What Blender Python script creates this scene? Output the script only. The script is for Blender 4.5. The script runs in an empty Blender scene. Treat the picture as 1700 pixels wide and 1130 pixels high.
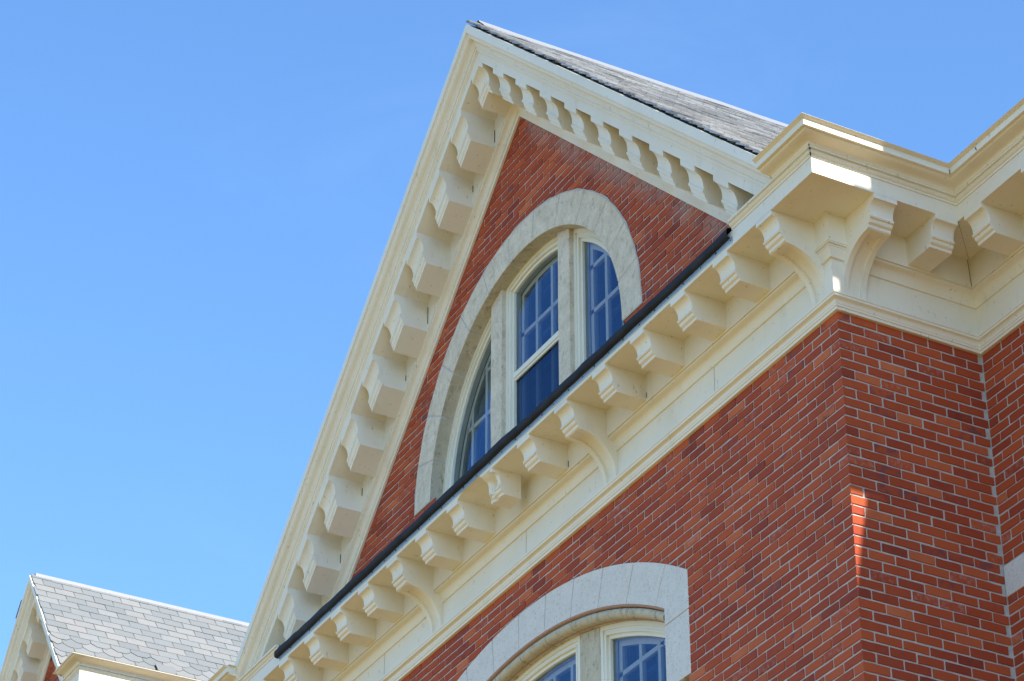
import bpy, bmesh, math, random
from mathutils import Vector, Matrix, noise
random.seed(7)
C = bpy.context.scene.collection
sc = bpy.context.scene

# ---------------------------------------------------------------- camera, light
CAM = Vector((11.65597, -8.59974, -9.26124))
YAW, PITCH, ROLL, FPX = 1.0733, 0.5655, 0.0013, 4633.5
Fv = Vector((-math.sin(YAW)*math.cos(PITCH), math.cos(YAW)*math.cos(PITCH), math.sin(PITCH)))
Rv = Fv.cross(Vector((0, 0, 1))).normalized()
Uv = Rv.cross(Fv)
R2 = Rv*math.cos(ROLL)+Uv*math.sin(ROLL)
U2 = -Rv*math.sin(ROLL)+Uv*math.cos(ROLL)
cd = bpy.data.cameras.new('camera'); cam = bpy.data.objects.new('camera', cd); C.objects.link(cam)
M = Matrix.Identity(4)
for i in range(3):
    M[i][0] = R2[i]; M[i][1] = U2[i]; M[i][2] = -Fv[i]; M[i][3] = CAM[i]
cam.matrix_world = M
cd.sensor_width = 36; cd.lens = 36*FPX/1700; cd.clip_start = 0.1; cd.clip_end = 5000
sc.camera = cam

SUN = Vector((1.0, 0.05, 0.80)).normalized()
w = bpy.data.worlds.new('World'); sc.world = w; w.use_nodes = True
nt = w.node_tree; bg = nt.nodes['Background']
sky = nt.nodes.new('ShaderNodeTexSky'); sky.sky_type = 'NISHITA'; sky.sun_disc = False
sky.sun_elevation = math.asin(SUN.z); sky.sun_rotation = math.atan2(SUN.x, SUN.y)
sky.air_density = 1.0; sky.dust_density = 0.3; sky.ozone_density = 3.0; sky.altitude = 200
tintn = nt.nodes.new('ShaderNodeMix'); tintn.data_type = 'RGBA'; tintn.blend_type = 'MULTIPLY'; tintn.inputs[0].default_value = 1
tintn.inputs[7].default_value = (.80, 1.055, 1.23, 1)
nt.links.new(sky.outputs[0], tintn.inputs[6])
tc = nt.nodes.new('ShaderNodeTexCoord'); mpn = nt.nodes.new('ShaderNodeMapping'); mpn.inputs['Scale'].default_value = (3, 3, 8)
cn = nt.nodes.new('ShaderNodeTexNoise'); cn.inputs['Scale'].default_value = 2.2; cn.inputs['Detail'].default_value = 7; cn.inputs['Roughness'].default_value = .62
cn.inputs['Distortion'].default_value = .6
nt.links.new(tc.outputs['Generated'], mpn.inputs[0]); nt.links.new(mpn.outputs[0], cn.inputs['Vector'])
cm = nt.nodes.new('ShaderNodeMapRange'); cm.interpolation_type = 'SMOOTHSTEP'
for i, v in ((1, .50), (2, .95), (3, 0), (4, .045)): cm.inputs[i].default_value = v
nt.links.new(cn.outputs[0], cm.inputs[0])
wm = nt.nodes.new('ShaderNodeMix'); wm.data_type = 'RGBA'; wm.inputs[7].default_value = (4.2, 5.6, 7.0, 1)
nt.links.new(cm.outputs[0], wm.inputs[0]); nt.links.new(tintn.outputs[2], wm.inputs[6]); nt.links.new(wm.outputs[2], bg.inputs[0]); bg.inputs[1].default_value = 0.15
sl = bpy.data.lights.new('sun', 'SUN'); so = bpy.data.objects.new('sun', sl); C.objects.link(so)
sl.energy = 4.8; sl.angle = math.radians(0.5); sl.color = (1.0, 0.95, 0.86)
so.rotation_euler = SUN.to_track_quat('Z', 'Y').to_euler(); so.location = (20, 2, 18)
sc.view_settings.view_transform = 'Standard'; sc.view_settings.look = 'None'
sc.view_settings.exposure = 0.95; sc.view_settings.gamma = 1.0; sc.view_settings.use_curve_mapping = False

# ---------------------------------------------------------------- materials
def N(nt, t, **k):
    n = nt.nodes.new(t)
    for a, v in k.items():
        if a == 'inp':
            for i, x in v.items(): n.inputs[i].default_value = x
        else: setattr(n, a, v)
    return n
def base(name, rough=.6, spec=.4):
    m = bpy.data.materials.new(name); m.use_nodes = True
    b = m.node_tree.nodes['Principled BSDF']; b.inputs['Roughness'].default_value = rough
    b.inputs['Specular IOR Level'].default_value = spec
    return m, m.node_tree, b
def ramp(nt, fac, stops):
    r = N(nt, 'ShaderNodeValToRGB'); e = r.color_ramp.elements
    while len(e) < len(stops): e.new(.5)
    for x, (p, c) in zip(e, stops): x.position = p; x.color = (*c, 1)
    nt.links.new(fac, r.inputs[0]); return r
def mixc(nt, f, a, b, mode='MIX'):
    m = N(nt, 'ShaderNodeMix', data_type='RGBA', blend_type=mode)
    for s, i in ((f, 0), (a, 6), (b, 7)):
        if hasattr(s, 'is_linked'): nt.links.new(s, m.inputs[i])
        elif i == 0: m.inputs[0].default_value = s
        else: m.inputs[i].default_value = (*s, 1)
    return m.outputs[2]
def tex(nt, scale, detail=4, rough=.6, stretch=None):
    g = N(nt, 'ShaderNodeNewGeometry'); out = g.outputs['Position']
    if stretch:
        mp = N(nt, 'ShaderNodeMapping'); mp.inputs['Scale'].default_value = stretch
        nt.links.new(out, mp.inputs[0]); out = mp.outputs[0]
    n = N(nt, 'ShaderNodeTexNoise'); n.inputs['Scale'].default_value = scale
    n.inputs['Detail'].default_value = detail; n.inputs['Roughness'].default_value = rough
    nt.links.new(out, n.inputs['Vector']); return n.outputs[0]
def bump(nt, b, h, strength=.3, dist=.01):
    n = N(nt, 'ShaderNodeBump'); n.inputs['Strength'].default_value = strength; n.inputs['Distance'].default_value = dist
    nt.links.new(h, n.inputs['Height']); nt.links.new(n.outputs[0], b.inputs['Normal'])
def thr(nt, v, lo, hi, a=0., c=1.):
    m = N(nt, 'ShaderNodeMapRange', interpolation_type='SMOOTHSTEP')
    m.inputs[1].default_value = lo; m.inputs[2].default_value = hi; m.inputs[3].default_value = a; m.inputs[4].default_value = c
    nt.links.new(v, m.inputs[0]); return m.outputs[0]
def math_(nt, op, a, b=None):
    m = N(nt, 'ShaderNodeMath', operation=op)
    for i, s in enumerate((a, b)):
        if s is None: continue
        if hasattr(s, 'is_linked'): nt.links.new(s, m.inputs[i])
        else: m.inputs[i].default_value = s
    return m.outputs[0]

def mat_paint(name, col, dark, speck=.4):
    m, t, b = base(name, .5, .35)
    c = ramp(t, tex(t, 1.7, 5), [(.3, dark), (.62, col)]).outputs[0]
    c = mixc(t, math_(t, 'MULTIPLY', thr(t, tex(t, 34, 3, .7, (1, 1, .4)), .64, .70), speck), c, (.22, .18, .11))
    c = mixc(t, math_(t, 'MULTIPLY', thr(t, tex(t, 5, 6, .7, (1, 1, .3)), .55, .8), .28), c, (.42, .36, .24))
    t.links.new(c, b.inputs['Base Color'])
    bump(t, b, tex(t, 60, 4, .6), .25, .004)
    return m
PAINT = mat_paint('cream_paint', (.81, .755, .625), (.755, .695, .555))
PAINT2 = mat_paint('cream_window_paint', (.80, .77, .64), (.75, .71, .57), .15)

def mat_brick(name):
    m, t, b = base(name, .8, .2)
    a = N(t, 'ShaderNodeAttribute', attribute_name='tint')
    sep = N(t, 'ShaderNodeSeparateColor'); t.links.new(a.outputs['Color'], sep.inputs[0])
    c = ramp(t, sep.outputs[0], [(0, (.235, .040, .023)), (.06, (.32, .052, .023)), (.4, (.385, .066, .024)), (.8, (.45, .084, .028)), (.95, (.49, .104, .035)), (1, (.56, .155, .06))]).outputs[0]
    n1 = tex(t, 9, 5, .65); n2 = tex(t, 70, 4, .7)
    c = mixc(t, thr(t, n1, .35, .75, 0, .35), c, (.42, .085, .030))
    c = mixc(t, thr(t, tex(t, .9, 5, .7, (1, 1, .5)), .45, .75, 0, .22), c, (.20, .045, .026))
    c = mixc(t, thr(t, n2, .55, .8, 0, .35), c, (.13, .04, .03))
    # purple burnt patches on some bricks
    pf = math_(t, 'MULTIPLY', thr(t, sep.outputs[1], .94, .96), thr(t, tex(t, 14, 3), .48, .6))
    c = mixc(t, math_(t, 'MULTIPLY', pf, .6), c, (.12, .055, .07))
    # lime bloom on a few bricks and along the head of the wall
    wf = math_(t, 'MULTIPLY', thr(t, sep.outputs[2], .93, .97), thr(t, tex(t, 25, 5, .7), .45, .7))
    g = N(t, 'ShaderNodeNewGeometry'); s3 = N(t, 'ShaderNodeSeparateXYZ'); t.links.new(g.outputs['Position'], s3.inputs[0])
    d = math_(t, 'ABSOLUTE', math_(t, 'ADD', s3.outputs[0], 4.033))
    line = math_(t, 'SUBTRACT', math_(t, 'SUBTRACT', 4.22, math_(t, 'MULTIPLY', d, .972)), s3.outputs[2])
    st = math_(t, 'MULTIPLY', thr(t, line, .02, .30, 1, 0), thr(t, tex(t, 3.2, 5, .65), .36, .58))
    st = math_(t, 'MULTIPLY', st, thr(t, s3.outputs[0], -4.0, -3.9)); st = math_(t, 'MULTIPLY', st, thr(t, s3.outputs[2], 1.0, 1.2))
    wf = math_(t, 'MAXIMUM', math_(t, 'MULTIPLY', wf, .45), math_(t, 'MULTIPLY', st, .6))
    c = mixc(t, wf, c, (.42, .30, .27))
    t.links.new(c, b.inputs['Base Color'])
    bump(t, b, n2, .5, .003)
    return m
BRICK = mat_brick('red_brick')
def simple(name, c1, c2, scale, rough=.8, stretch=None, bs=.4, bd=.004, spec=.3):
    m, t, b = base(name, rough, spec)
    n = tex(t, scale, 6, .65, stretch)
    c = ramp(t, n, [(.32, c1), (.68, c2)]).outputs[0]
    t.links.new(c, b.inputs['Base Color']); bump(t, b, n, bs, bd); return m
MORTAR = simple('grey_mortar', (.40, .37, .33), (.56, .52, .465), 14)
def mat_stone(name, c1, c2, c3, amt):
    m, t, b = base(name, .85, .25)
    c = ramp(t, tex(t, 7, 8, .75), [(.3, c1), (.7, c2)]).outputs[0]
    c = mixc(t, thr(t, tex(t, 16, 6, .75, (1, 1, .6)), .5, .72, 0, amt), c, c3)
    c = mixc(t, thr(t, tex(t, 80, 3, .7), .56, .68, 0, .5), c, (.20, .18, .14))
    t.links.new(c, b.inputs['Base Color']); bump(t, b, tex(t, 45, 5, .7), .5, .005); return m
STONE = mat_stone('limestone', (.55, .47, .345), (.78, .69, .54), (.31, .265, .185), .7)
STONE_CLEAN = mat_stone('clean_limestone', (.64, .60, .53), (.73, .69, .62), (.52, .48, .42), .45)
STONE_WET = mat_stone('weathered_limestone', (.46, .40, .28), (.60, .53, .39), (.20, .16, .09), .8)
JOINT_RED = simple('red_brown_mortar', (.36, .20, .14), (.45, .27, .18), 30)
RUBBER = simple('black_rubber', (.012, .013, .018), (.028, .03, .036), 6, .7, None, .4, .004, .2)
NAIL = simple('dark_nail', (.02, .02, .025), (.04, .04, .05), 20)
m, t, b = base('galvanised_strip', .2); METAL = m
b.inputs['Metallic'].default_value = .55; b.inputs['Base Color'].default_value = (.52, .70, .92, 1)  # blue base colour stands in for reflected sky
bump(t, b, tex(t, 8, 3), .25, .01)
m, t, b = base('ridge_metal', .45); RIDGE = m
b.inputs['Metallic'].default_value = .2; b.inputs['Base Color'].default_value = (.27, .265, .26, 1); bump(t, b, tex(t, 12, 3), .3, .006)
def mat_slate(name, stops, warm, old=0):
    m, t, b = base(name, .55, .4)
    a = N(t, 'ShaderNodeAttribute', attribute_name='tint')
    sep = N(t, 'ShaderNodeSeparateColor'); t.links.new(a.outputs['Color'], sep.inputs[0])
    c = ramp(t, sep.outputs[0], stops).outputs[0]
    c = mixc(t, thr(t, sep.outputs[1], .80, .92, 0, warm), c, (.25, .215, .185))
    c = mixc(t, thr(t, tex(t, 10, 6, .7), .45, .75, 0, .35), c, stops[0][1])
    if old:
        c = mixc(t, thr(t, tex(t, 11, 6, .8, (1, .10, 1)), .5, .64, 0, .75), c, (.045, .045, .05))
        c = mixc(t, thr(t, tex(t, 9, 5, .8, (1, .12, 1)), .58, .7, 0, .55), c, (.30, .25, .15))
    t.links.new(c, b.inputs['Base Color']); bump(t, b, tex(t, 40, 5, .7, (1, .4, 1)), .5, .004); return m
SLATE = mat_slate('grey_slate', [(0, (.155, .157, .148)), (.5, (.178, .178, .166)), (1, (.205, .202, .186))], .3)
SLATE_OLD = mat_slate('dark_weathered_slate', [(0, (.24, .24, .245)), (.5, (.36, .355, .35)), (1, (.50, .49, .48))], .3, 1)
def mat_glass():
    m = bpy.data.materials.new('window_glass'); m.use_nodes = True; t = m.node_tree
    t.nodes.clear(); o = N(t, 'ShaderNodeOutputMaterial'); mx = N(t, 'ShaderNodeMixShader')
    tr = N(t, 'ShaderNodeBsdfTransparent'); gl = N(t, 'ShaderNodeBsdfGlossy'); gl.inputs['Roughness'].default_value = .01
    tr.inputs[0].default_value = (.93, .96, .98, 1); gl.inputs[0].default_value = (.42, .66, 1.0, 1)
    fr = N(t, 'ShaderNodeFresnel'); fr.inputs[0].default_value = 1.62
    g = N(t, 'ShaderNodeNewGeometry'); n = tex(t, 1.6, 2)
    bp_ = N(t, 'ShaderNodeBump'); bp_.inputs['Strength'].default_value = .16; bp_.inputs['Distance'].default_value = .02
    t.links.new(n, bp_.inputs['Height']); t.links.new(bp_.outputs[0], gl.inputs['Normal'])
    k = math_(t, 'MULTIPLY', fr.outputs[0], 1.2)
    t.links.new(k, mx.inputs[0]); t.links.new(tr.outputs[0], mx.inputs[1]); t.links.new(gl.outputs[0], mx.inputs[2])
    t.links.new(mx.outputs[0], o.inputs[0]); return m
GLASS = mat_glass()
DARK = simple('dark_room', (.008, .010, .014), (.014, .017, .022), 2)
SCREEN = mat_glass(); SCREEN.name = 'insect_screen_glass'
[setattr(n.inputs[1], 'default_value', .8) for n in SCREEN.node_tree.nodes if n.type == 'MATH']
SCREEN.node_tree.nodes['Transparent BSDF'].inputs[0].default_value = (.30, .34, .40, 1)
GROUND = simple('grass_and_gravel', (.15, .105, .03), (.33, .23, .075), .8, .9)

# ---------------------------------------------------------------- helpers
def finish(name, bm, mats, parent=None, smooth=None, recalc=True, bevel=0):
    if recalc: bmesh.ops.recalc_face_normals(bm, faces=bm.faces[:])
    if bevel:
        ed = [e for e in bm.edges if len(e.link_faces) == 2 and e.calc_face_angle(0) > 1.0]
        bmesh.ops.bevel(bm, geom=ed, offset=bevel, segments=1, affect='EDGES')
    me = bpy.data.meshes.new(name); bm.to_mesh(me); bm.free()
    for m in (mats if isinstance(mats, (list, tuple)) else [mats]): me.materials.append(m)
    o = bpy.data.objects.new(name, me); C.objects.link(o)
    if parent: o.parent = parent
    if smooth is not None:
        for p in me.polygons: p.use_smooth = True
        me.set_sharp_from_angle(angle=math.radians(smooth))
    return o
def face(bm, pts, mi=0):
    f = bm.faces.new([bm.verts.new(p) for p in pts]); f.material_index = mi; return f
def box(bm, a, b, mi=0):
    x0, y0, z0 = a; x1, y1, z1 = b
    v = [bm.verts.new(p) for p in ((x0,y0,z0),(x1,y0,z0),(x1,y1,z0),(x0,y1,z0),(x0,y0,z1),(x1,y0,z1),(x1,y1,z1),(x0,y1,z1))]
    for q in ((0,3,2,1),(4,5,6,7),(0,1,5,4),(1,2,6,5),(2,3,7,6),(3,0,4,7)):
        bm.faces.new([v[i] for i in q]).material_index = mi
def grid(bm, rows, mi=0, close=False):
    vs = [[bm.verts.new(p) for p in r] for r in rows]
    for a, b in zip(vs, vs[1:]):
        n = len(a)
        for i in range(n if close else n-1):
            j = (i+1) % n
            bm.faces.new((a[i], a[j], b[j], b[i])).material_index = mi
    return vs
def prism(bm, prof, fa, fb, mi=0):
    """closed profile points mapped by fa and fb to the two ends"""
    A = [bm.verts.new(fa(*p)) for p in prof]; B = [bm.verts.new(fb(*p)) for p in prof]; n = len(prof)
    for i in range(n): bm.faces.new((A[i], A[(i+1) % n], B[(i+1) % n], B[i])).material_index = mi
    bm.faces.new(A).material_index = mi; bm.faces.new(B[::-1]).material_index = mi
def empty(name, loc, label=None, cat=None, parent=None):
    o = bpy.data.objects.new(name, None); C.objects.link(o); o.location = loc; o.empty_display_size = .3
    if label: o['label'] = label; o['category'] = cat
    if parent: o.parent = parent
    return o
def arcpts(cx, cy, r, a0, a1, n):
    return [(cx+r*math.cos(math.radians(a0+(a1-a0)*i/n)), cy+r*math.sin(math.radians(a0+(a1-a0)*i/n))) for i in range(n+1)]

# ---------------------------------------------------------------- dimensions (metres; z = 0 is the mortar joint under the top course at the corner)
H, L, D = .0677, .1938, 1.0892        # course, brick, depth of the projecting bay
GZ = -10.85
XC, HW = -4.033, 4.033                # middle and half width of the bay
SL, ZB = .972, 4.63                   # slope of the rakes, fascia foot at the apex

build = empty('brick_building', (XC, 0, GZ), 'large red brick building with cream bracketed cornices, a pointed gable and arched stone windows', 'building')
BI = Matrix.Translation((XC, 0, GZ)).inverted()
def B(o):      # parent keeping world coordinates of the mesh
    o.parent = build; o.matrix_parent_inverse = BI; return o

# ---------------------------------------------------------------- bricks as real little blocks
def bricks(name, W, s0, s1, z0, z1, first, keep, cols_in=None, endcut=True, depth=.012, seedbase=0, bm=None):
    """W(s,e,z) -> world. first(k) = position of the first joint from the corner. s runs away from the corner (positive)."""
    own = bm is None
    if own: bm = bmesh.new()
    lay = bm.verts.layers.float_color.get('tint') or bm.verts.layers.float_color.new('tint')
    k0 = int(math.floor(-z1/H)); k1 = int(math.ceil(-z0/H))
    for k in range(k0, k1):
        zt, zb = -k*H, -(k+1)*H
        rng0 = random.Random(k*7919+13)
        ctint = (rng0.random(), rng0.random(), rng0.random(), 1)
        rng = random.Random(k*131+seedbase)
        s = s0; n = 0
        while s < s1-.01:
            e = min(s+(first(k) if n == 0 else L), s1)
            n += 1
            sa, sb = s, e; s = e
            if not keep((sa+sb)/2, (zt+zb)/2): continue
            if sb-sa < .02: continue
            t = ctint if n == 1 and seedbase < 50 else (rng.random(), rng.random(), rng.random(), 1)
            # mortar behind
            mq = [bm.verts.new(W(a, -.006, z)) for a, z in ((sa, zb), (sb, zb), (sb, zt), (sa, zt))]
            bm.faces.new(mq).material_index = 1
            j = lambda a=.0016: rng.uniform(-a, a)
            ma = .0052+j(.002); mb = .0052+j(.002); ch = .0022
            ca = 0 if n == 1 and s0 == 0 and seedbase < 50 else 1
            xa = sa+ma*ca; xb = sb-(mb if seedbase != 7 or sb < s1-.001 else .001); za = zb+.0053+j(.0018); zz = zt-.0053+j(.0018)
            if xb-xa < .02: continue
            ee = j(.0013); ti = j(.004)
            bt = [(xa, za+ti*.3), (xb, za-ti*.3), (xb, zz-ti*.3), (xa, zz+ti*.3)]
            tp = [(xa+ch*ca, za+ch), (xb-ch, za+ch), (xb-ch, zz-ch), (xa+ch*ca, zz-ch)]
            # slightly ragged arrises: two extra points on each long side
            bot = []; top = []
            for q in range(4):
                bot.append(bt[q]); top.append((tp[q][0]+j(.0012)*ca, tp[q][1]+j(.0012)))
                if q in (0, 2):
                    for f in (.33, .67):
                        nx = (q+1) % 4
                        bot.append((bt[q][0]+(bt[nx][0]-bt[q][0])*f, bt[q][1]+(bt[nx][1]-bt[q][1])*f))
                        top.append((tp[q][0]+(tp[nx][0]-tp[q][0])*f, tp[q][1]+(tp[nx][1]-tp[q][1])*f+j(.002)))
            V0 = [bm.verts.new(W(x, -depth, z)) for x, z in bot]; V1 = [bm.verts.new(W(x, ee if ca or x > sa+.01 else 0, z)) for x, z in top]
            for v in V0+V1: v[lay] = t
            m_ = len(V0)
            bm.faces.new(V1).material_index = 0
            for q in range(m_): bm.faces.new((V0[q], V0[(q+1) % m_], V1[(q+1) % m_], V1[q])).material_index = 0
    if own: return bm
WF = lambda s, e, z: (-s, -e, z)          # front wall, s to the left
WS = lambda s, e, z: (e, s, z)            # side wall, s to the back
WW = lambda s, e, z: (s, D-e, z)          # recessed wing, s to the right
head = lambda k: L/2 if k % 2 == 0 else L
stret = lambda k: L if k % 2 == 0 else L/2
UZ, UR0, UR1 = 1.42, 1.49, 1.755          # upper arch: springing, inner and outer radius
LZ, LR0, LR1 = -4.215, 3.715, 4.0         # lower arch
LXR = -1.812
def keepF(s, z):
    x = -s; dx = x-XC
    if z > ZB-SL*abs(dx)-.30: return False
    if z >= UZ-.0 and math.hypot(dx, z-UZ) < 1.60: return False
    if 1.0 < z < UZ and abs(dx) < UR0-.02: return False
    if z < -.3 and abs(dx) < 2.15 and math.hypot(dx, z-LZ) < LR1-.14: return False
    if z < -.9 and z > -1.62 and abs(dx) < 2.15: return False
    if z <= -1.62 and abs(dx) < 1.93 : return False
    return True
ZLOW = -3.4
bm = bricks('f', WF, 0, 8.066, ZLOW, 4.4, head, keepF)
# brick reveals under the springers of the upper arch
bricks('r', lambda s, e, z: (XC-UR0+e, s, z), 0, .115, 1.0, UZ-.01, lambda k: .115, lambda s, z: True, seedbase=90, bm=bm)
bricks('r', lambda s, e, z: (XC+UR0-e, s, z), 0, .115, 1.0, UZ-.01, lambda k: .115, lambda s, z: True, seedbase=95, bm=bm)
B(finish('front_wall', bm, [BRICK, MORTAR], recalc=False))
B(finish('side_wall', bricks('s', WS, 0, D, ZLOW, .12, stret, lambda s, z: True, seedbase=7), [BRICK, MORTAR], recalc=False))
keepW = lambda s, z: not (-1.64 < z < -1.43 and s < 2.6)
bmc = bmesh.new(); box(bmc, (-.008, D-.012, ZLOW), (-.003, D+.008, .12)); box(bmc, (-.008, D+.004, ZLOW), (.006, D+.008, .12)); B(finish('corner_joint', bmc, MORTAR))
B(finish('wing_wall', bricks('w', WW, 0, 2.6, ZLOW, .12, head, keepW, seedbase=60), [BRICK, MORTAR], recalc=False))
# the rest of the walls, out of the picture, in plainer masonry
def mat_plain_brick():
    m, t, b = base('distant_brickwork', .8, .2)
    g = N(t, 'ShaderNodeNewGeometry'); s3 = N(t, 'ShaderNodeSeparateXYZ'); t.links.new(g.outputs['Position'], s3.inputs[0])
    cx = N(t, 'ShaderNodeCombineXYZ'); t.links.new(math_(t, 'ADD', s3.outputs[0], s3.outputs[1]), cx.inputs[0]); t.links.new(s3.outputs[2], cx.inputs[1])
    br = N(t, 'ShaderNodeTexBrick'); t.links.new(cx.outputs[0], br.inputs[0])
    for k, v in (('Scale', 1), ('Brick Width', L), ('Row Height', H), ('Mortar Size', .005)): br.inputs[k].default_value = v
    br.inputs['Color1'].default_value = (.20, .042, .026, 1); br.inputs['Color2'].default_value = (.36, .085, .045, 1); br.inputs['Mortar'].default_value = (.33, .30, .27, 1)
    t.links.new(br.outputs[0], b.inputs['Base Color']); return m
PLAIN = mat_plain_brick()
bm = bmesh.new()
box(bm, (-8.06, .001, GZ), (-.001, 9, ZLOW+.02))                     # lower storeys of the bay
box(bm, (0, D+.001, GZ), (2.6, 9, ZLOW+.02))
box(bm, (2.6, D, GZ), (7.0, 9, .9))
box(bm, (-8.06, .30, ZLOW), (-7.8, 9, .9)); box(bm, (-.5, D+.03, ZLOW), (2.6, D+.3, .9)); box(bm, (-.3, .3, ZLOW), (-.03, D+.1, .9))
B(finish('wall', bm, PLAIN))

# ---------------------------------------------------------------- stone arches
def voussoirs(bm, xc, zc, r0, r1, angs, y0, y1, gap=.014, mi=0, mj=1, n=5):
    for a0, a1 in zip(angs, angs[1:]):
        g = gap/((r0+r1)/2)/2
        rows = []
        for i in range(n+1):
            a = a0+g+(a1-a0-2*g)*i/n
            c, s = math.cos(a), math.sin(a)
            rows.append([(xc+r0*c, y0, zc+r0*s), (xc+r1*c, y0, zc+r1*s), (xc+r1*c, y1, zc+r1*s), (xc+r0*c, y1, zc+r0*s)])
        nf = len(bm.faces); vs = grid(bm, rows, mi, close=True)
        bm.faces.ensure_lookup_table()
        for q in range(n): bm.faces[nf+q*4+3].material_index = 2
        bm.faces.new(vs[0][::-1]).material_index = mi; bm.faces.new(vs[-1]).material_index = mi
    rows = []
    for i in range(41):
        a = angs[0]+(angs[-1]-angs[0])*i/40; c, s = math.cos(a), math.sin(a)
        rows.append([(xc+(r0+.003)*c, y0+.003, zc+(r0+.003)*s), (xc+(r1-.003)*c, y0+.003, zc+(r1-.003)*s), (xc+(r1-.003)*c, y1-.003, zc+(r1-.003)*s), (xc+(r0+.003)*c, y1-.003, zc+(r0+.003)*s)])
    grid(bm, rows, mj, close=True)
bm = bmesh.new()
voussoirs(bm, XC, UZ, UR0, UR1, [math.pi*i/13 for i in range(14)], -.006, .165)
B(finish('stone_arch', bm, [STONE, MORTAR, STONE_WET], smooth=30, bevel=.003))
# mortar fillet round the back of the upper arch
bm = bmesh.new(); rows = []
for i in range(61):
    a = math.pi*i/60; c, s = math.cos(a), math.sin(a); r = UR1+.012+.004*math.sin(i*2.3)+.003*math.sin(i*5.1)
    rows.append([(XC+(UR1-.01)*c, -.004, UZ+(UR1-.01)*s), (XC+r*c, -.003, UZ+r*s), (XC+r*c, .01, UZ+r*s)])
grid(bm, rows); B(finish('arch_joint', bm, MORTAR, smooth=40))
# lower arch with roll moulding
xs = [-4.07+.4*k for k in range(-4, 6)]
angs = [math.acos(max(-1, min(1, (x-XC)/LR1))) for x in xs]; angs = sorted(angs)
bm = bmesh.new()
voussoirs(bm, XC, LZ, LR0, LR1, angs, -.006, .12)
for sg in (1, -1):                                                   # kneeler stones
    xo = XC+sg*(-LXR+XC)*-1 if False else XC+sg*(LXR-XC); xi = XC+sg*1.932
    aj = angs[0] if sg > 0 else angs[-1]
    pj = (XC+LR1*math.cos(aj), LZ+LR1*math.sin(aj)); pk = (XC+LR0*math.cos(aj), LZ+LR0*math.sin(aj))
    ao = math.acos((xo-XC)/LR1); zo = LZ+LR1*math.sin(ao); ai = math.acos((xi-XC)/LR0); zi = LZ+LR0*math.sin(ai)
    outer = [(xo, zo)]+[(XC+LR1*math.cos(ao+(aj-ao)*i/4), LZ+LR1*math.sin(ao+(aj-ao)*i/4)) for i in range(1, 4)]+[(pj[0]+.003*sg, pj[1])]
    inner = [(pk[0]+.003*sg, pk[1]), (xi, zi)]
    poly = outer+inner+[(xi, -1.165), (xo, -1.165)]
    prism(bm, poly, lambda x, z: (x, -.006, z), lambda x, z: (x, .12, z))
    poly = [(xo, -1.169), (xi, -1.169), (xi, -1.62), (xo, -1.62)]
    prism(bm, poly, lambda x, z: (x, -.006, z), lambda x, z: (x, .12, z))
    poly = [(xi, -1.62), (xi, ZLOW), (xi+.1*sg, ZLOW), (xi+.1*sg, -1.62)]
    prism(bm, poly, lambda x, z: (x, .002, z), lambda x, z: (x, .12, z))
B(finish('lower_stone_arch', bm, [STONE_CLEAN, MORTAR, STONE_WET], smooth=30, bevel=.003))
def sweep_arc(bm, xc, zc, prof, a0, a1, n, mi=0, close=False, gaps=None):
    rows = []
    for i in range(n+1):
        a = a0+(a1-a0)*i/n; c, s = math.cos(a), math.sin(a)
        rows.append([(xc+r*c, y, zc+r*s) for r, y in prof])
    grid(bm, rows, mi, close)
bm = bmesh.new()
prof = [(LR0-.008, .006)]+[(LR0-.045+.037*math.sin(math.radians(t)), .042-.037*math.cos(math.radians(t))) for t in range(60, -120, -20)]+[(LR0-.078, .075), (LR0-.085, .078), (LR0-.085, .17)]
aL = math.acos(1.932/LR0)
aa = [aL]+[a for a in angs if aL < a < math.pi-aL]+[math.pi-aL]
for a0, a1 in zip(aa, aa[1:]): sweep_arc(bm, XC, LZ, prof, a0+.0006, a1-.0006, 4)
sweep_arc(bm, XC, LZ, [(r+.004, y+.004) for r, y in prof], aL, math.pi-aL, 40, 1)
sweep_arc(bm, XC, LZ, [(LR0+.002, -.0065), (LR0-.010, -.0025), (LR0-.014, .012)], aL, math.pi-aL, 40, 2)
sweep_arc(bm, XC, LZ, [(LR0-.070, .070), (LR0-.088, .074)], aL, math.pi-aL, 40, 2)
B(finish('roll_moulding', bm, [STONE_WET, DARK, JOINT_RED], smooth=40))
# stone band on the recessed wing
bm = bmesh.new(); box(bm, (.004, D-.006, -1.638), (.9, D+.08, -1.43)); box(bm, (.905, D-.006, -1.638), (2.6, D+.08, -1.43))
B(finish('stone_band', bm, STONE_CLEAN, bevel=.003))

# ---------------------------------------------------------------- windows
def outline(xl, xr, zb, xc, zc, R, n=16):
    A0 = math.acos(max(-1, min(1, (xr-xc)/R))); A1 = math.acos(max(-1, min(1, (xl-xc)/R)))
    pts = [(xl, zb), (xr, zb)]
    for i in range(n+1):
        a = A0+(A1-A0)*i/n; pts.append((xc+R*math.cos(a), zc+R*math.sin(a)))
    return pts
def ring(bm, o, y0, y1, dout, din, mi=0):
    """frame between outline inset by dout and inset by din, from depth y0 (front) to y1"""
    f = lambda d: outline(o['xl']+d*(o.get('fl', 1)), o['xr']-d*(o.get('fr', 1)), o['zb']+d, XC, o['zc'], o['R']-d)
    P, Q = f(dout), f(din)
    rows = [[(x, y0, z) for x, z in P], [(x, y0, z) for x, z in Q], [(x, y1, z) for x, z in Q]]
    a = grid(bm, [[(x, y1, z) for x, z in P]]+rows, mi, close=True)
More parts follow.
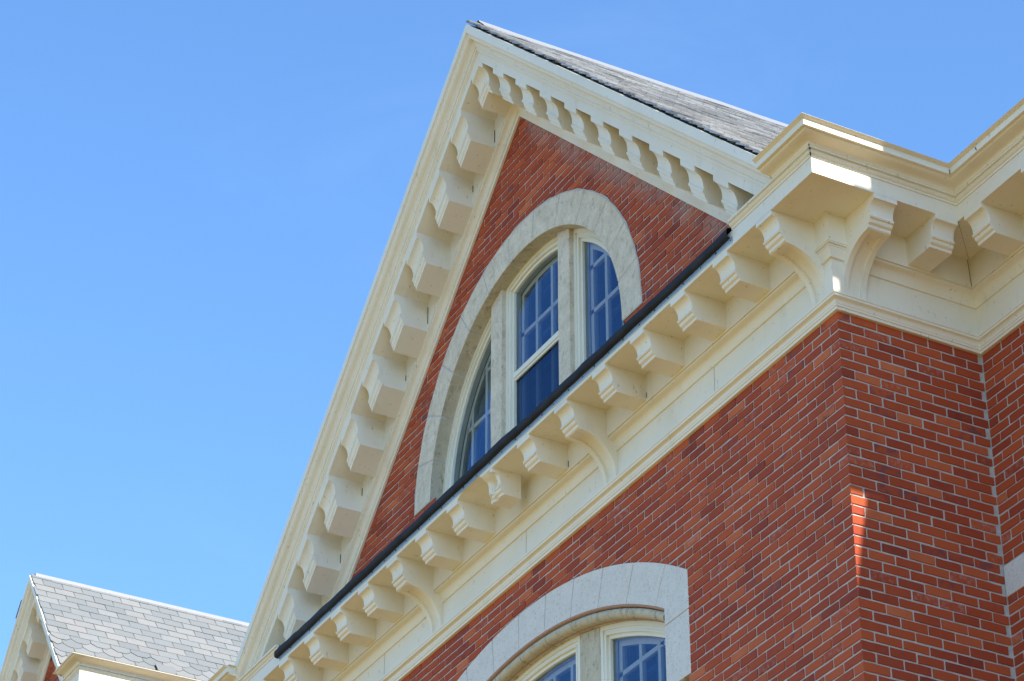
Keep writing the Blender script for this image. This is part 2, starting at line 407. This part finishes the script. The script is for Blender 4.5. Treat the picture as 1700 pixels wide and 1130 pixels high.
def window(name, o, vs, hs, storm=None, lower_dark=False):
    bm = bmesh.new()
    ring(bm, o, .108, .16, 0, .035); ring(bm, o, .118, .16, .035, .06); ring(bm, o, .112, .165, .06, .072); ring(bm, o, .130, .19, .072, .098)
    fr = B(finish('window', bm, PAINT2, smooth=35))
    bm = bmesh.new()
    ring(bm, o, .197, .235, .095, .140)
    w2 = .0185
    P = outline(o['xl']+.13, o['xr']-.13, o['zb']+.1, XC, o['zc'], o['R']-.13)
    top = lambda x: o['zc']+math.sqrt(max(0, (o['R']-.125)**2-(x-XC)**2))
    for x in vs: box(bm, (x-w2*.95, .196, o['zb']+.1), (x+w2*.95, .228, top(x)))
    for z in hs:
        r2 = o['R']-.125; dd = math.sqrt(max(0, r2*r2-(z-o['zc'])**2)) if z > o['zc'] else 9
        xa = max(o['xl']+.1, XC-dd); xb = min(o['xr']-.1, XC+dd)
        if xb > xa: box(bm, (xa, .197, z-w2*.95), (xb, .227, z+w2*.95))
    s = finish('sash', bm, PAINT2); s.parent = fr
    bm = bmesh.new(); Q = outline(o['xl']+.1, o['xr']-.1, o['zb']+.05, XC, o['zc'], o['R']-.1)
    bm.faces.new([bm.verts.new((x, .216, z)) for x, z in Q]); g = finish('glass', bm, GLASS, recalc=False); g.parent = fr
    bm = bmesh.new(); Q = outline(o['xl']+.094, o['xr']-.094, (storm or o['zb'])+.0, XC, o['zc'], o['R']-.094)
    bm.faces.new([bm.verts.new((x, .150, z)) for x, z in Q]); g = finish('storm_pane', bm, GLASS, recalc=False); g.parent = fr
    if storm:
        bm = bmesh.new(); box(bm, (o['xl']+.09, .126, storm-.048), (o['xr']-.09, .148, storm)); box(bm, (o['xl']+.09, .134, storm-.070), (o['xr']-.09, .150, storm-.048))
        g = finish('meeting_rail', bm, PAINT2, bevel=.003); g.parent = fr
        bm = bmesh.new(); face(bm, [(o['xl']+.094, .152, o['zb']+.05), (o['xr']-.094, .152, o['zb']+.05), (o['xr']-.094, .152, storm-.06), (o['xl']+.094, .152, storm-.06)])
        g = finish('screen', bm, SCREEN, recalc=False); g.parent = fr
    return fr
UX = [-4.655, -4.480, -3.586, -3.411]
ub = dict(zb=.95, zc=UZ, R=UR0+.004)
window('l', dict(xl=XC-UR0-.004, xr=UX[0]+.004, **ub), [-5.19, -4.96], [1.59, 1.985, 2.385], None)
window('c', dict(xl=UX[1]-.002, xr=UX[2]+.002, **ub), [-4.14, -3.90], [1.60, 2.39, 2.79], 2.03)
window('r', dict(xl=UX[3]-.002, xr=XC+UR0+.004, **ub), [-3.085, -2.85], [1.59, 1.99, 2.39], None)
lb = dict(zb=ZLOW, zc=LZ, R=LR0-.083)
window('ll', dict(xl=XC-1.932, xr=-4.95, **lb), [-5.5, -5.27], [-1.09, -1.5], None)
window('lc', dict(xl=-4.68, xr=-3.385, **lb), [-4.4, -4.15, -3.91, -3.66], [-1.09, -1.5, -1.9], None)
window('lr', dict(xl=-3.115, xr=XC+1.932, **lb), [-2.737, -2.50, -2.27], [-1.09, -1.5, -1.9], None)
def mullion(xa, xb, y0, y1, zb, zc, R, mat):
    bm = bmesh.new(); n = 12; rows = []
    top = lambda x: zc+math.sqrt(R*R-(x-XC)**2)
    for i in range(n+1):
        f = i/n; za = zb+(top(xa)-zb)*f; z2 = zb+(top(xb)-zb)*f
        j = lambda: random.uniform(-.002, .002)
        rows.append([(xa+j(), y0+j(), za), (xb+j(), y0+j(), z2), (xb, y1, z2), (xa, y1, za)])
    vs = grid(bm, rows, close=True); bm.faces.new(vs[-1]); bm.faces.new(vs[0])
    return B(finish('mullion', bm, mat, bevel=.004))
mullion(UX[0], UX[1], .070, .17, .95, UZ, UR0+.002, STONE)
mullion(UX[2], UX[3], .070, .17, .95, UZ, UR0+.002, STONE)
mullion(-4.952, -4.682, .10, .19, ZLOW, LZ, LR0-.084, STONE_WET)
mullion(-3.383, -3.113, .10, .19, ZLOW, LZ, LR0-.084, STONE_WET)
bm = bmesh.new()                                                      # rooms behind
for (xa, xb, za, zb_) in ((XC-1.6, XC+1.6, .9, 3.0), (XC-2.1, XC+2.1, ZLOW, -.45)):
    face(bm, [(xa, 1.5, za), (xb, 1.5, za), (xb, 1.5, zb_), (xa, 1.5, zb_)]); face(bm, [(xa, .24, za), (xa, 1.5, za), (xa, 1.5, zb_), (xa, .24, zb_)])
    face(bm, [(xb, .24, za), (xb, 1.5, za), (xb, 1.5, zb_), (xb, .24, zb_)]); face(bm, [(xa, .24, zb_), (xb, .24, zb_), (xb, 1.5, zb_), (xa, 1.5, zb_)])
    face(bm, [(xa, .24, za), (xb, .24, za), (xb, 1.5, za), (xa, 1.5, za)])
B(finish('interior', bm, DARK))

# ---------------------------------------------------------------- eaves cornice
LOWP = [(-.01, .060), (.022, .060), (.024, .078), (.030, .081), (.031, .094)]+[(.034+.02*(1-math.cos(t*math.pi/6)), .096+.032*math.sin(t*math.pi/6)) for t in range(0, 4)]+[(.060, .132), (.061, .146), (.066, .149), (.067, .164), (.034, .172)]
FRZ = [(.034, .168), (.034, .385)]
BED = [(.034, .378), (.047, .380), (.049, .398)]+[(.051+.048*(1-math.cos(t*math.pi/12)), .402+.052*math.sin(t*math.pi/12)) for t in range(0, 7)]+[(.107, .458), (.108, .474), (.117, .476)]
UPF = [(.117, .470), (.117, .6852)]
SOF = [(.110, .685), (.4350, .685), (.4350, .797)]
SML = [(.430, .797), (.440, .799), (.441, .815), (.448, .818)]+[(.449+.010*math.sin(t*math.pi/4), .819+.006*t) for t in range(0, 5)]+[(.452, .846), (.466, .848), (.467, .862), (.44, .866)]
CRN = [(.460, .858), (.466, .860)]+[(.470+.030*(1-math.cos(t*math.pi/10)), .862+.024*math.sin(t*math.pi/10)) for t in range(0, 6)]+[(.500+.055*math.sin(t*math.pi/10), .908-.022*math.cos(t*math.pi/10)) for t in range(0, 6)]+[(.560, .905), (.562, .906), (.575, .907), (.576, .949), (.579, .950), (.603, .963), (.601, .966), (.50, .972)]
CRND = CRN[:-8]+[(.560, .905), (.568, .907), (.572, .915), (.50, .925)]
class Eave:
    """plan path with mitres; nodes are functions of the overhang e"""
    def __init__(s, x0, x1, y0, dz=0): s.x0, s.x1, s.y0, s.dz = x0, x1, y0, dz
def sweep(bm, prof, nodes, dz=0, cap=True, zfun=None, mi=0):
    rows = [[(*nd(e), z+dz+(zfun(nd(e)[0], e, z) if zfun else 0)) for e, z in prof] for nd in nodes]
    vs = grid(bm, rows, mi)
    if cap:
        for r in (rows[0], rows[-1]):
            if len(r) > 3:
                pts = [Vector(p) for p in r]; q = pts+[Vector((pts[-1].x, pts[-1].y, pts[-1].z))]
                try: bm.faces.new([bm.verts.new(p) for p in pts])
                except Exception: pass
X0L = -8.066
nodesAll = [lambda e: (X0L-e, 4.0), lambda e: (X0L-e, -e), lambda e: (e, -e), lambda e: (e, D-e), lambda e: (7.0, D-e)]
def part(name, prof, nodes, dz=0, smooth=35, mat=PAINT, zfun=None):
    bm = bmesh.new(); sweep(bm, prof, nodes, dz, True, zfun); return B(finish(name, bm, mat, smooth=smooth))
part('lower_moulding', LOWP, nodesAll); part('frieze', FRZ, nodesAll); part('bed_moulding', BED, nodesAll); part('upper_frieze', UPF, nodesAll)
fx = [-4.62+.03*i for i in range(34)]
nodesF = nodesAll[:2]+[(lambda e, x=x: (x, -e)) for x in fx]+nodesAll[2:]
def damage(x, e, z):
    if e < .3 or z > .7: return 0
    if -4.19 < x < -3.84:
        t = (x+4.19)/.35
        return .055*max(0, math.sin(t*math.pi))**.6*(.55+.8*noise.noise(Vector((x*14, 0, 3))))+.012
    return 0
part('fascia', SOF, nodesF, zfun=damage, smooth=25)
part('upper_moulding', SML, [lambda e: (X0L-e, 4.0), lambda e: (X0L-e, -e), lambda e: (-7.36, -e)])
part('upper_moulding', SML, [lambda e: (-.46, -e), lambda e: (e, -e), lambda e: (e, D-e), lambda e: (7.0, D-e)])
part('crown_moulding', CRN, [lambda e: (.045, -e), lambda e: (e, -e), lambda e: (e, D-e), lambda e: (7.0, D-e)])
part('crown_moulding', CRN, [lambda e: (X0L-e, 4.0), lambda e: (X0L-e, -e), lambda e: (X0L-.045, -e)])
bm = bmesh.new()      # ledge over the eaves and the lead lids of the box gutters
face(bm, [(-7.36, -.432, .796), (-.46, -.432, .796), (-.46, .01, .835), (-7.36, .01, .835)])
face(bm, [(-8.0, -.44, .862), (-7.362, -.44, .862), (-7.362, .01, .90), (-8.0, .01, .90)]); face(bm, [(-.458, -.44, .862), (.06, -.44, .862), (.06, .01, .90), (-.458, .01, .90)])
face(bm, [(.02, -.57, 0.967), (.575, -.57, 0.967), (.575, D-.5, 0.967), (.02, D-.5, 0.967)])
face(bm, [(.02, D-.50, 0.967), (7, D-.50, 0.967), (7, 2.6, .985), (.02, 2.6, .985)])
face(bm, [(X0L-.575, -.57, 0.967), (X0L-.02, -.57, 0.967), (X0L-.02, 4, 0.967), (X0L-.575, 4, 0.967)])
B(finish('gutter_lid', bm, PAINT))
def blockedge(bm, W, s0, s1):
    pass
# brackets
MOD = [(.435, .002), (.435, -.034), (.425, -.036)]+[(.425-.047*math.sin(t*math.pi/12), -.110+.074*math.cos(t*math.pi/12)) for t in range(1, 7)]+\
      [(.378, -.124), (.386, -.128), (.388, -.138), (.382, -.146), (.372, -.148), (.371, -.158), (.364, -.170), (.352, -.176), (.348, -.179), (.347, -.197), (.112, -.197), (.112, .002)]
NOSE = MOD[:-2]
def modillion(W, s0, s1, z=.685, name='modillion', parent=None, shear=0, prof=MOD, jag=0, seed=0):
    bm = bmesh.new(); f = lambda s: (lambda e, a: W(s, e, z+a+shear*(s-s0)))
    if jag:
        rng = random.Random(seed); n = 8; rows = []
        for i in range(n+1):
            s = s0+(s1-s0)*i/n; r = []
            for (e, a) in prof:
                k = .0
                if e > .2 and a < -.01:
                    k = max(0, noise.noise(Vector((s*17, e*9+2, a*13))) + .25)*.09*(1 if s < s0+.12 else .5)
                r.append(W(s, max(.2, e-k), z+a+k*.35))
            rows.append(r)
        vs = grid(bm, rows, close=True); bm.faces.new(vs[0]); bm.faces.new(vs[-1][::-1])
    else: prism(bm, prof, f(s0), f(s1))
    o = finish(name, bm, PAINT, smooth=32, bevel=.0025 if not jag else 0)
    return B(o) if parent is None else o
def bigbracket(W, s0, s1, z=.685, name='bracket'):
    """scroll bracket with a concave leg and a sunk panel"""
    bm = bmesh.new()
    ca, cb, ra, rb = .338, -.500, .288, .292
    arc = [(ca-ra*math.sin(math.radians(t)), cb+rb*math.cos(math.radians(t))) for t in range(4, 91, 5)]
    arc = [(e, a) for e, a in arc]+[(.050, -.515)]
    prof = NOSE+[(.338, -.205)]+arc+[(.03, -.515), (.03, .002)]
    f = lambda s: (lambda e, a: W(s, e, z+a))
    # body is split in three slices so that the middle one can be sunk
    t = (s1-s0); a_, b_ = s0+t*.22, s1-t*.22
    prism(bm, prof, f(s0), f(a_)); prism(bm, prof, f(b_), f(s1))
    ci, ra2 = ca, ra+.018
    arc2 = [(ci-ra2*math.sin(math.radians(q)), cb+(rb+.018)*math.cos(math.radians(q))) for q in range(14, 91, 5)]
    prof2 = NOSE+[(.338, -.205), (.30, -.208)]+[p for p in arc2]+[(.033, -.515), (.03, -.515), (.03, .002)]
    prism(bm, prof2, f(a_), f(b_))
    return B(finish(name, bm, PAINT, smooth=32))
WX = lambda s, e, z: (s, -e, z)
cent = [-.108, -.620, -1.137, -1.654, -2.157, -2.679, -3.220, -3.760, -4.301, -4.809, -5.293, -5.791, -6.279, -6.773, -7.260, -7.745+.0]
for i, c in enumerate(cent):
    if i in (0, 5, 10): bigbracket(WX, c-.086, c+.086)
    elif i == 7:
        o = modillion(WX, c-.086, c+.086, jag=1, seed=3); o['label'] = 'broken modillion with its scroll front rotted away'
    else: modillion(WX, c-.086, c+.086)
bigbracket(WX, -8.05, -7.88-.0)
WSX = lambda s, e, z: (e, s, z)
bigbracket(WSX, .021, .192); modillion(WSX, .482, .652)
WWX = lambda s, e, z: (s, D-e, z)
for x in (.495, 1.068, 1.641, 2.214, 2.787): modillion(WWX, x, x+.173)
WL = lambda s, e, z: (X0L-e, s, z)
for y in (.02, .5, 1.0, 1.5, 2.0): modillion(WL, y, y+.172)
# corner post between the two corner brackets
POST = [(.034, .165), (.066, .165), (.066, .39), (.082, .393), (.083, .415), (.110, .470), (.112, .478), (.122, .482), (.122, .508), (.105, .512), (.105, .686)]
part('corner_post', POST, [lambda e: (-.022, -e), lambda e: (e, -e), lambda e: (e, .022)])

# open joints and cracks in the joinery
def sliver(a, b, w=.004, off=(0, 0, 0)):
    a, b = Vector(a)+Vector(off), Vector(b)+Vector(off); d = (b-a); n = d.length
    bm = bmesh.new(); box(bm, (-w/2, -w/2, 0), (w/2, w/2, n))
    bmesh.ops.transform(bm, matrix=Matrix.Translation(a) @ d.to_track_quat('Z', 'Y').to_matrix().to_4x4(), verts=bm.verts)
    return B(finish('open_joint', bm, NAIL))
sliver((.441, -.441, .800), (.449, -.449, .822), .007); sliver((.453, -.453, .826), (.456, -.456, .846), .009); sliver((.466, -.466, .848), (.470, -.470, .862), .006)
sliver((.430, D-.430, .6845), (.122, D-.122, .6845), .0014)
sliver((.117, D-.13, .684), (.117, D-.118, .48), .003)
sliver((.5765, D-.578, .905), (.5765, D-.578, .94), .004)
for x, h in ((-2.06, .04), (-3.13, .05), (-4.73, .03), (-6.70, .05)): sliver((x+.002, -.118, .50), (x+.002, -.118, .50+h), .004)
for c, a, b in ((-4.417, -.10, -.22), (-4.787, -.06, -.12), (-5.56, -.04, -.2), (-5.94, -.12, -.17), (-6.71, -.05, -.12), (-7.09, -.12, -.2)):
    x = c+.088; z = ZB-SL*abs(x-XC); sliver((x, -.0795, z+a), (x, -.0795, z+b), .006)
for x in (.85, 1.62): sliver((x, D-.577, .914), (x-.01, D-.5775, .944), .004)
for x in (-6.2, -3.9, -1.35): sliver((x, -.0345, .172), (x+.004, -.0345, .38), .0015)

# ---------------------------------------------------------------- rubber membrane and metal strip on the ledge
bm = bmesh.new(); rows = []; x = -7.37; prev = 0
while x <= -.455:
    n1 = .011*noise.noise(Vector((x*1.3, 4, 0))); n2 = .007*noise.noise(Vector((x*5, 1, 0)))
    seam = .004 if int((x+20)/.93) % 2 else 0
    dz = n1+n2; t = seam
    pr = [(.30, .826+dz), (.43, .822+dz+t), (.448+t, .819+dz), (.460+t+n2, .812+dz), (.468+t+n1, .800+dz), (.470+t, .772+dz*.5), (.465+t, .753+dz*1.2), (.456, .746+dz*1.2), (.4365, .745+dz)]
    rows.append([(x, -e, z) for e, z in pr]); x += .035
grid(bm, rows); B(finish('rubber_membrane', bm, RUBBER, smooth=50))
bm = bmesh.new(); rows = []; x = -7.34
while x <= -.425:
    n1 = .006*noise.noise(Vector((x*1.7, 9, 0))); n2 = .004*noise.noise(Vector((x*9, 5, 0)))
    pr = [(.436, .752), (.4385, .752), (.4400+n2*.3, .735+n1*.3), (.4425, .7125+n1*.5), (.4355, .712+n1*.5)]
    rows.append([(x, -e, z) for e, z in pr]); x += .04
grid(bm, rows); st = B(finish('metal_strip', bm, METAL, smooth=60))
nm = None
for i in range(37):
    x = -.47-i*.19+random.uniform(-.02, .02)
    if nm is None:
        bm = bmesh.new(); bmesh.ops.create_icosphere(bm, subdivisions=1, radius=.006); no = finish('nail', bm, NAIL); nm = no.data
    else: no = bpy.data.objects.new('nail', nm); C.objects.link(no)
    no.location = (x, -.441, .729+.003*noise.noise(Vector((x*1.7, 9, 0)))); q = (1, 1.35)[i % 2]; no.scale = (q, q, q)
    no.parent = st
    no.matrix_parent_inverse = (Matrix.Translation((XC, 0, GZ)) @ st.matrix_parent_inverse).inverted() if False else Matrix.Identity(4)

# ---------------------------------------------------------------- rakes of a gable
RAKE = [(.06, 0), (.390, 0), (.390, .090), (.397, .092), (.399, .104), (.408, .107), (.412, .120), (.409, .133), (.420, .137), (.422, .152)]+\
       [(.426+.022*(1-math.cos(t*math.pi/10)), .156+.038*math.sin(t*math.pi/10)) for t in range(0, 6)]+[(.448+.038*math.sin(t*math.pi/10), .232-.038*math.cos(t*math.pi/10)) for t in range(0, 6)]+\
       [(.492, .236), (.494, .246), (.505, .248), (.506, .335), (.40, .338)]
RTRIM = [(0.0, -.415), (.018, -.415), (.020, -.372), (.028, -.370), (.030, -.350)]+[(.033+.035*(1-math.cos(t*math.pi/10)), -.346+.048*math.sin(t*math.pi/10)) for t in range(0, 6)]+[(.074, -.294), (.075, -.268), (.08, -.266)]
RUPF = [(.078, -.27), (.078, .01)]
RMOD = [(.390, .002), (.390, -.050), (.380, -.053)]+[(.380-.055*math.sin(t*math.pi/12), -.150+.097*math.cos(t*math.pi/12)) for t in range(1, 7)]+\
       [(.325, -.172), (.333, -.178), (.334, -.192), (.328, -.204), (.320, -.208), (.318, -.222), (.310, -.242), (.301, -.248), (.299, -.272), (.07, -.272), (.07, .002)]
def gable(P, xc, y0, zb, sl, xl, xr, centres, w=.172, k=1.0, floor=.80):
    def end(a, x, sg):
        xm = (zb+a-floor)/sl                       # distance from the middle where the member meets the eaves
        return xc+sg*min(abs(x-xc), xm)
    for nm, prof in (('raking_cornice', RAKE), ('raking_trim', RTRIM), ('raking_frieze', RUPF)):
        bm = bmesh.new(); rows = []
        for x, sg in ((xl, -1), (xc, 0), (xr, 1)):
            r = []
            for e, a in prof:
                xx = end(a*k, x, sg) if sg else xc
                r.append((xx, y0-e*k, zb-sl*abs(xx-xc)+a*k))
            rows.append(r)
        grid(bm, rows)
        P(finish(nm, bm, PAINT, smooth=35))
    for c in centres:
        sh = sl if c < xc-.1*k else (-sl if c > xc+.1*k else 0)
        pr = [(e*k, a*k) for e, a in RMOD]
        if sh:
            zs = zb-sl*abs(c-w/2-xc)
            bm = bmesh.new(); prism(bm, pr, lambda e, a: (c-w/2, y0-e, zs+a), lambda e, a: (c+w/2, y0-e, zs+sh*w+a))
        else:
            bm = bmesh.new(); rows = []
            for x in (c-w/2, xc, c+w/2): rows.append([(x, y0-e, zb-sl*abs(x-xc)+a) for e, a in pr])
            vs = grid(bm, rows, close=True); bm.faces.new(vs[0]); bm.faces.new(vs[-1][::-1])
        P(finish('raking_modillion', bm, PAINT, smooth=32, bevel=.0025))
rc = [-3.700, -3.328, -2.945, -2.573, -2.192, -1.802, -1.406, -1.022, -.635]
lc = [-4.417, -4.787, -5.175, -5.56, -5.94, -6.315, -6.71, -7.09, -7.44]
gable(B, XC, 0, ZB, SL, X0L-.055, .055, rc+lc+[-4.055])

# ---------------------------------------------------------------- slate roofs
def slates(name, P, o, u, v, ulen, vlen, mat, tw=.27, te=.16, hexrows=(), drop=(), jit=.006, thick=.006, zrise=None, gap=.004):
    """o ridge corner, u along the ridge, v down the slope"""
    u = Vector(u).normalized(); v = Vector(v).normalized(); n = u.cross(v)
    if n.z < 0: n = -n
    bm = bmesh.new(); lay = bm.verts.layers.float_color.new('tint'); rng = random.Random(hash(name) % 1000 if False else 5)
    rows = int(vlen/te)+1
    for r in range(rows):
        vt = vlen-(r+1)*te; sh = (r % 2)*tw/2
        nq = int(ulen/tw)+3
        for q in range(-1, nq):
            ua = q*tw+sh; ub = ua+tw-gap
            ua = max(ua, 0+rng.uniform(-.02, .012)); ub = min(ub, ulen)
            if ub-ua < .03: continue
            tn = (rng.random(), rng.random(), rng.random(), 1)
            va = max(vt-te*.55, 0); vb = vt+te+rng.uniform(-jit, jit)
            vb2 = vb+rng.uniform(-jit, jit)*.6
            if (r, q) in drop: va += .05; vb += .06; vb2 += .035
            ha = .004+rng.uniform(0, .002); hb = (.017 if jit > .01 else .011)+rng.uniform(0, .006 if jit > .01 else .003)
            pts = [(ua, va, ha), (ub, va, ha)]
            if r in hexrows:
                c = te*.42
                pts += [(ub, vb2-c, hb), (ub-tw*.26, vb2, hb+.002), (ua+tw*.26, vb, hb+.002), (ua, vb-c, hb)]
            else: pts += [(ub, vb2, hb), (ua, vb, hb)]
            if (r, q) in drop: pts = [(a, b, h+.03) for a, b, h in pts]
            rise = lambda a: (zrise*a if zrise else 0)
            T = [bm.verts.new(Vector(o)+u*a+v*b+n*(h+thick)+Vector((0, 0, rise(a)))) for a, b, h in pts]
            Bo = [bm.verts.new(Vector(o)+u*a+v*b+n*h+Vector((0, 0, rise(a)))) for a, b, h in pts]
            for x in T+Bo: x[lay] = tn
            bm.faces.new(T)
            for i in range(len(T)): bm.faces.new((T[i], Bo[i], Bo[(i+1) % len(T)], T[(i+1) % len(T)]))
    # boarding
    a = Vector(o)+u*.02-n*.004; b_ = a+u*(ulen-.02); c = b_+v*vlen; d = a+v*vlen
    f = bm.faces.new([bm.verts.new(p) for p in (a, b_, c, d)])
    return P(finish(name, bm, mat))
RZ = ZB+.340
sqr = math.hypot(1, SL)
slates('roof', B, (XC, -.500, RZ+.008), (0, 1, 0), (1, 0, -SL), 9.5, 4.07*sqr, SLATE_OLD, te=.125, tw=.24, jit=.013, thick=.012, zrise=.006)
slates('roof', B, (XC, -.455, RZ-.004), (0, 1, 0), (-1, 0, -SL), 9.5, 4.12*sqr, SLATE_OLD, te=.125, tw=.24, jit=.013, thick=.012, zrise=.006)
bm = bmesh.new(); rows = []
for i in range(26):
    y = -.40+i*.38; z = RZ+.045+.008*(y+.5)+(.006 if i % 6 == 0 else 0)
    rows.append([(XC+.12, y, z-.115), (XC+.1, y, z-.088), (XC+.03, y, z-.012), (XC+.018, y, z+.012), (XC, y, z+.02), (XC-.018, y, z+.012), (XC-.03, y, z-.012), (XC-.12, y, z-.115)])
grid(bm, rows); B(finish('ridge_cap', bm, RIDGE, smooth=30))
# wing roof behind its cornice
bm = bmesh.new(); face(bm, [(.1, D-.35, .99), (7, D-.35, .99), (7, 6.5, 1.6), (.1, 6.5, 1.6)]); B(finish('wing_roof', bm, SLATE_OLD))

# ---------------------------------------------------------------- second gable, farther along the building
gx, ghw, gsl, gdz = -13.92, 1.20, 1.28, 1.91
gb = empty('gabled_dormer', (gx, 0, GZ), 'narrow steep gable with a pale grey slate roof at the lower left', 'building')
GI = Matrix.Translation((gx, 0, GZ)).inverted()
def G(o): o.parent = gb; o.matrix_parent_inverse = GI; return o
gzb = .66+gdz+gsl*ghw
gpk = .76; gy = -.145
gzb += .39-.34*gpk
pit = .204
gc = [gx+.01]+[gx+sg*(.215+pit*i) for sg in (1, -1) for i in range(5)]
gable(G, gx, gy, gzb, gsl, gx-ghw-.04, gx+ghw+.04, gc, .105, gpk, .80+gdz)
xr, xl = gx+ghw, gx-ghw
gn = [lambda e: (xl-e, 4), lambda e: (xl-e, -e), lambda e: (xr+e, -e), lambda e: (xr+e, 6.0)]
for nm, pr in (('lower_moulding', LOWP), ('frieze', FRZ), ('bed_moulding', BED), ('upper_frieze', UPF), ('fascia', SOF), ('upper_moulding', SML)):
    bm = bmesh.new(); sweep(bm, pr, gn, gdz); G(finish(nm, bm, PAINT, smooth=35))
bm = bmesh.new(); sweep(bm, CRND, [lambda e: (xr+.08, -e)]+gn[2:], gdz); G(finish('crown_moulding', bm, PAINT, smooth=35))
bm = bmesh.new(); sweep(bm, CRND, gn[:2]+[lambda e: (xl-.08, -e)], gdz); G(finish('crown_moulding', bm, PAINT, smooth=35))
for c in (xr-.13, xr-.6, xr-1.1, xr-1.6, xr-2.1):
    bm = bmesh.new(); prism(bm, MOD, lambda e, a: (c-.086, -e, .685+gdz+a), lambda e, a: (c+.086, -e, .685+gdz+a)); G(finish('modillion', bm, PAINT, smooth=32))
for c in (.1, .62, 1.14, 1.66, 2.2, 2.7):
    bm = bmesh.new(); prism(bm, MOD, lambda e, a: (xr+e, c-.086, .685+gdz+a), lambda e, a: (xr+e, c+.086, .685+gdz+a)); G(finish('modillion', bm, PAINT, smooth=32))
keepG = lambda s, z: z < gzb-gsl*abs((xr-s)-gx)-.25
G(finish('front_wall', bricks('g', lambda s, e, z: (xr-s, gy-e, z), 0, 2*ghw, 2.6, 4.3, head, keepG, seedbase=70), [BRICK, MORTAR], recalc=False))
bm = bmesh.new(); box(bm, (xl+.02, .02, GZ), (xr-.02, 9, 2.55)); G(finish('wall', bm, PLAIN))
gq = math.hypot(1, gsl); gtop = gzb+.34*gpk
slates('roof', G, (gx, -.515, gtop+.006), (0, 1, 0), (1, 0, -gsl), 8.0, (ghw+.02)*gq, SLATE, tw=.22, te=.135, hexrows=(1, 2, 3, 4), drop=((2, 5),), jit=.005, gap=.006)
slates('roof', G, (gx, -.515, gtop+.006), (0, 1, 0), (-1, 0, -gsl), 8.0, (ghw+.02)*gq, SLATE, tw=.22, te=.135, hexrows=(1, 2, 3, 4))
bm = bmesh.new(); rows = []
for i in range(20):
    y = -.47+i*.43; z = gtop+.045
    rows.append([(gx+.035, y, z-.062), (gx+.014, y, z-.014), (gx, y, z-.004), (gx-.014, y, z-.014), (gx-.035, y, z-.062)])
grid(bm, rows); G(finish('ridge_cap', bm, RIDGE, smooth=30))
bm = bmesh.new(); face(bm, [(xr, -.57, 0.918+gdz), (xr+.575, -.57, 0.918+gdz), (xr+.575, 6, 0.918+gdz), (xr, 6, 0.918+gdz)]); face(bm, [(xl, -.44, .865+gdz), (xr, -.44, .865+gdz), (xr, 0, .88+gdz), (xl, 0, .88+gdz)])
G(finish('gutter_lid', bm, PAINT))

# ---------------------------------------------------------------- added block to the right, out of the picture; outline cut to shade the corner
px = 4.0; off = SUN.y/SUN.x; gam = SUN.z/SUN.x
def pv(y, z): return (y+off*px, z+gam*px)          # shadow coordinates on x=0 -> section at x = px
nb = empty('added_shade_block', (10, 4, GZ), 'added brick block shaped to shade the side wall, beyond the right edge', 'building')
NI = Matrix.Translation((10, 4, GZ)).inverted()
def NB(o): o.parent = nb; o.matrix_parent_inverse = NI; return o
sec = [(-.028, .62), (-.028, .335), (-.03, .06), (.40, .045), (.40, -1.20), (.110, -1.205), (.100, -1.28), (.062, -1.45), (.0, -1.80), (-.05, -2.1), (-.05, -3.2)]
P0 = [pv(y, z) for y, z in sec]
bm = bmesh.new(); poly = P0+[(P0[-1][0], GZ), (9.0, GZ), (9.0, P0[0][1])]
prism(bm, poly, lambda y, z: (px, y, z), lambda y, z: (px+4, y+(.9 if y < 8 else 0), z))
NB(finish('wall', bm, PLAIN))
bm = bmesh.new(); ya, za = pv(-.16, -1.20); yb, zb2 = pv(.40, .045); box(bm, (px-.08, ya, za), (px, 9.0, zb2))  # added band, juts out to shade the brick above the sunlit wedge
NB(finish('stone_band', bm, STONE_CLEAN))
bm = bmesh.new(); ya, za = pv(-.16, .19); yb, zb2 = pv(.40, .300); box(bm, (px-.08, ya, za), (px, 9.0, zb2))  # second added band, keeps the sun off the upper corner post
NB(finish('stone_band', bm, STONE_CLEAN))

# ---------------------------------------------------------------- ground
bm = bmesh.new(); face(bm, [(-1500, -1500, GZ), (1500, -1500, GZ), (1500, 1500, GZ), (-1500, 1500, GZ)])
g = finish('ground', bm, GROUND); g['kind'] = 'structure'
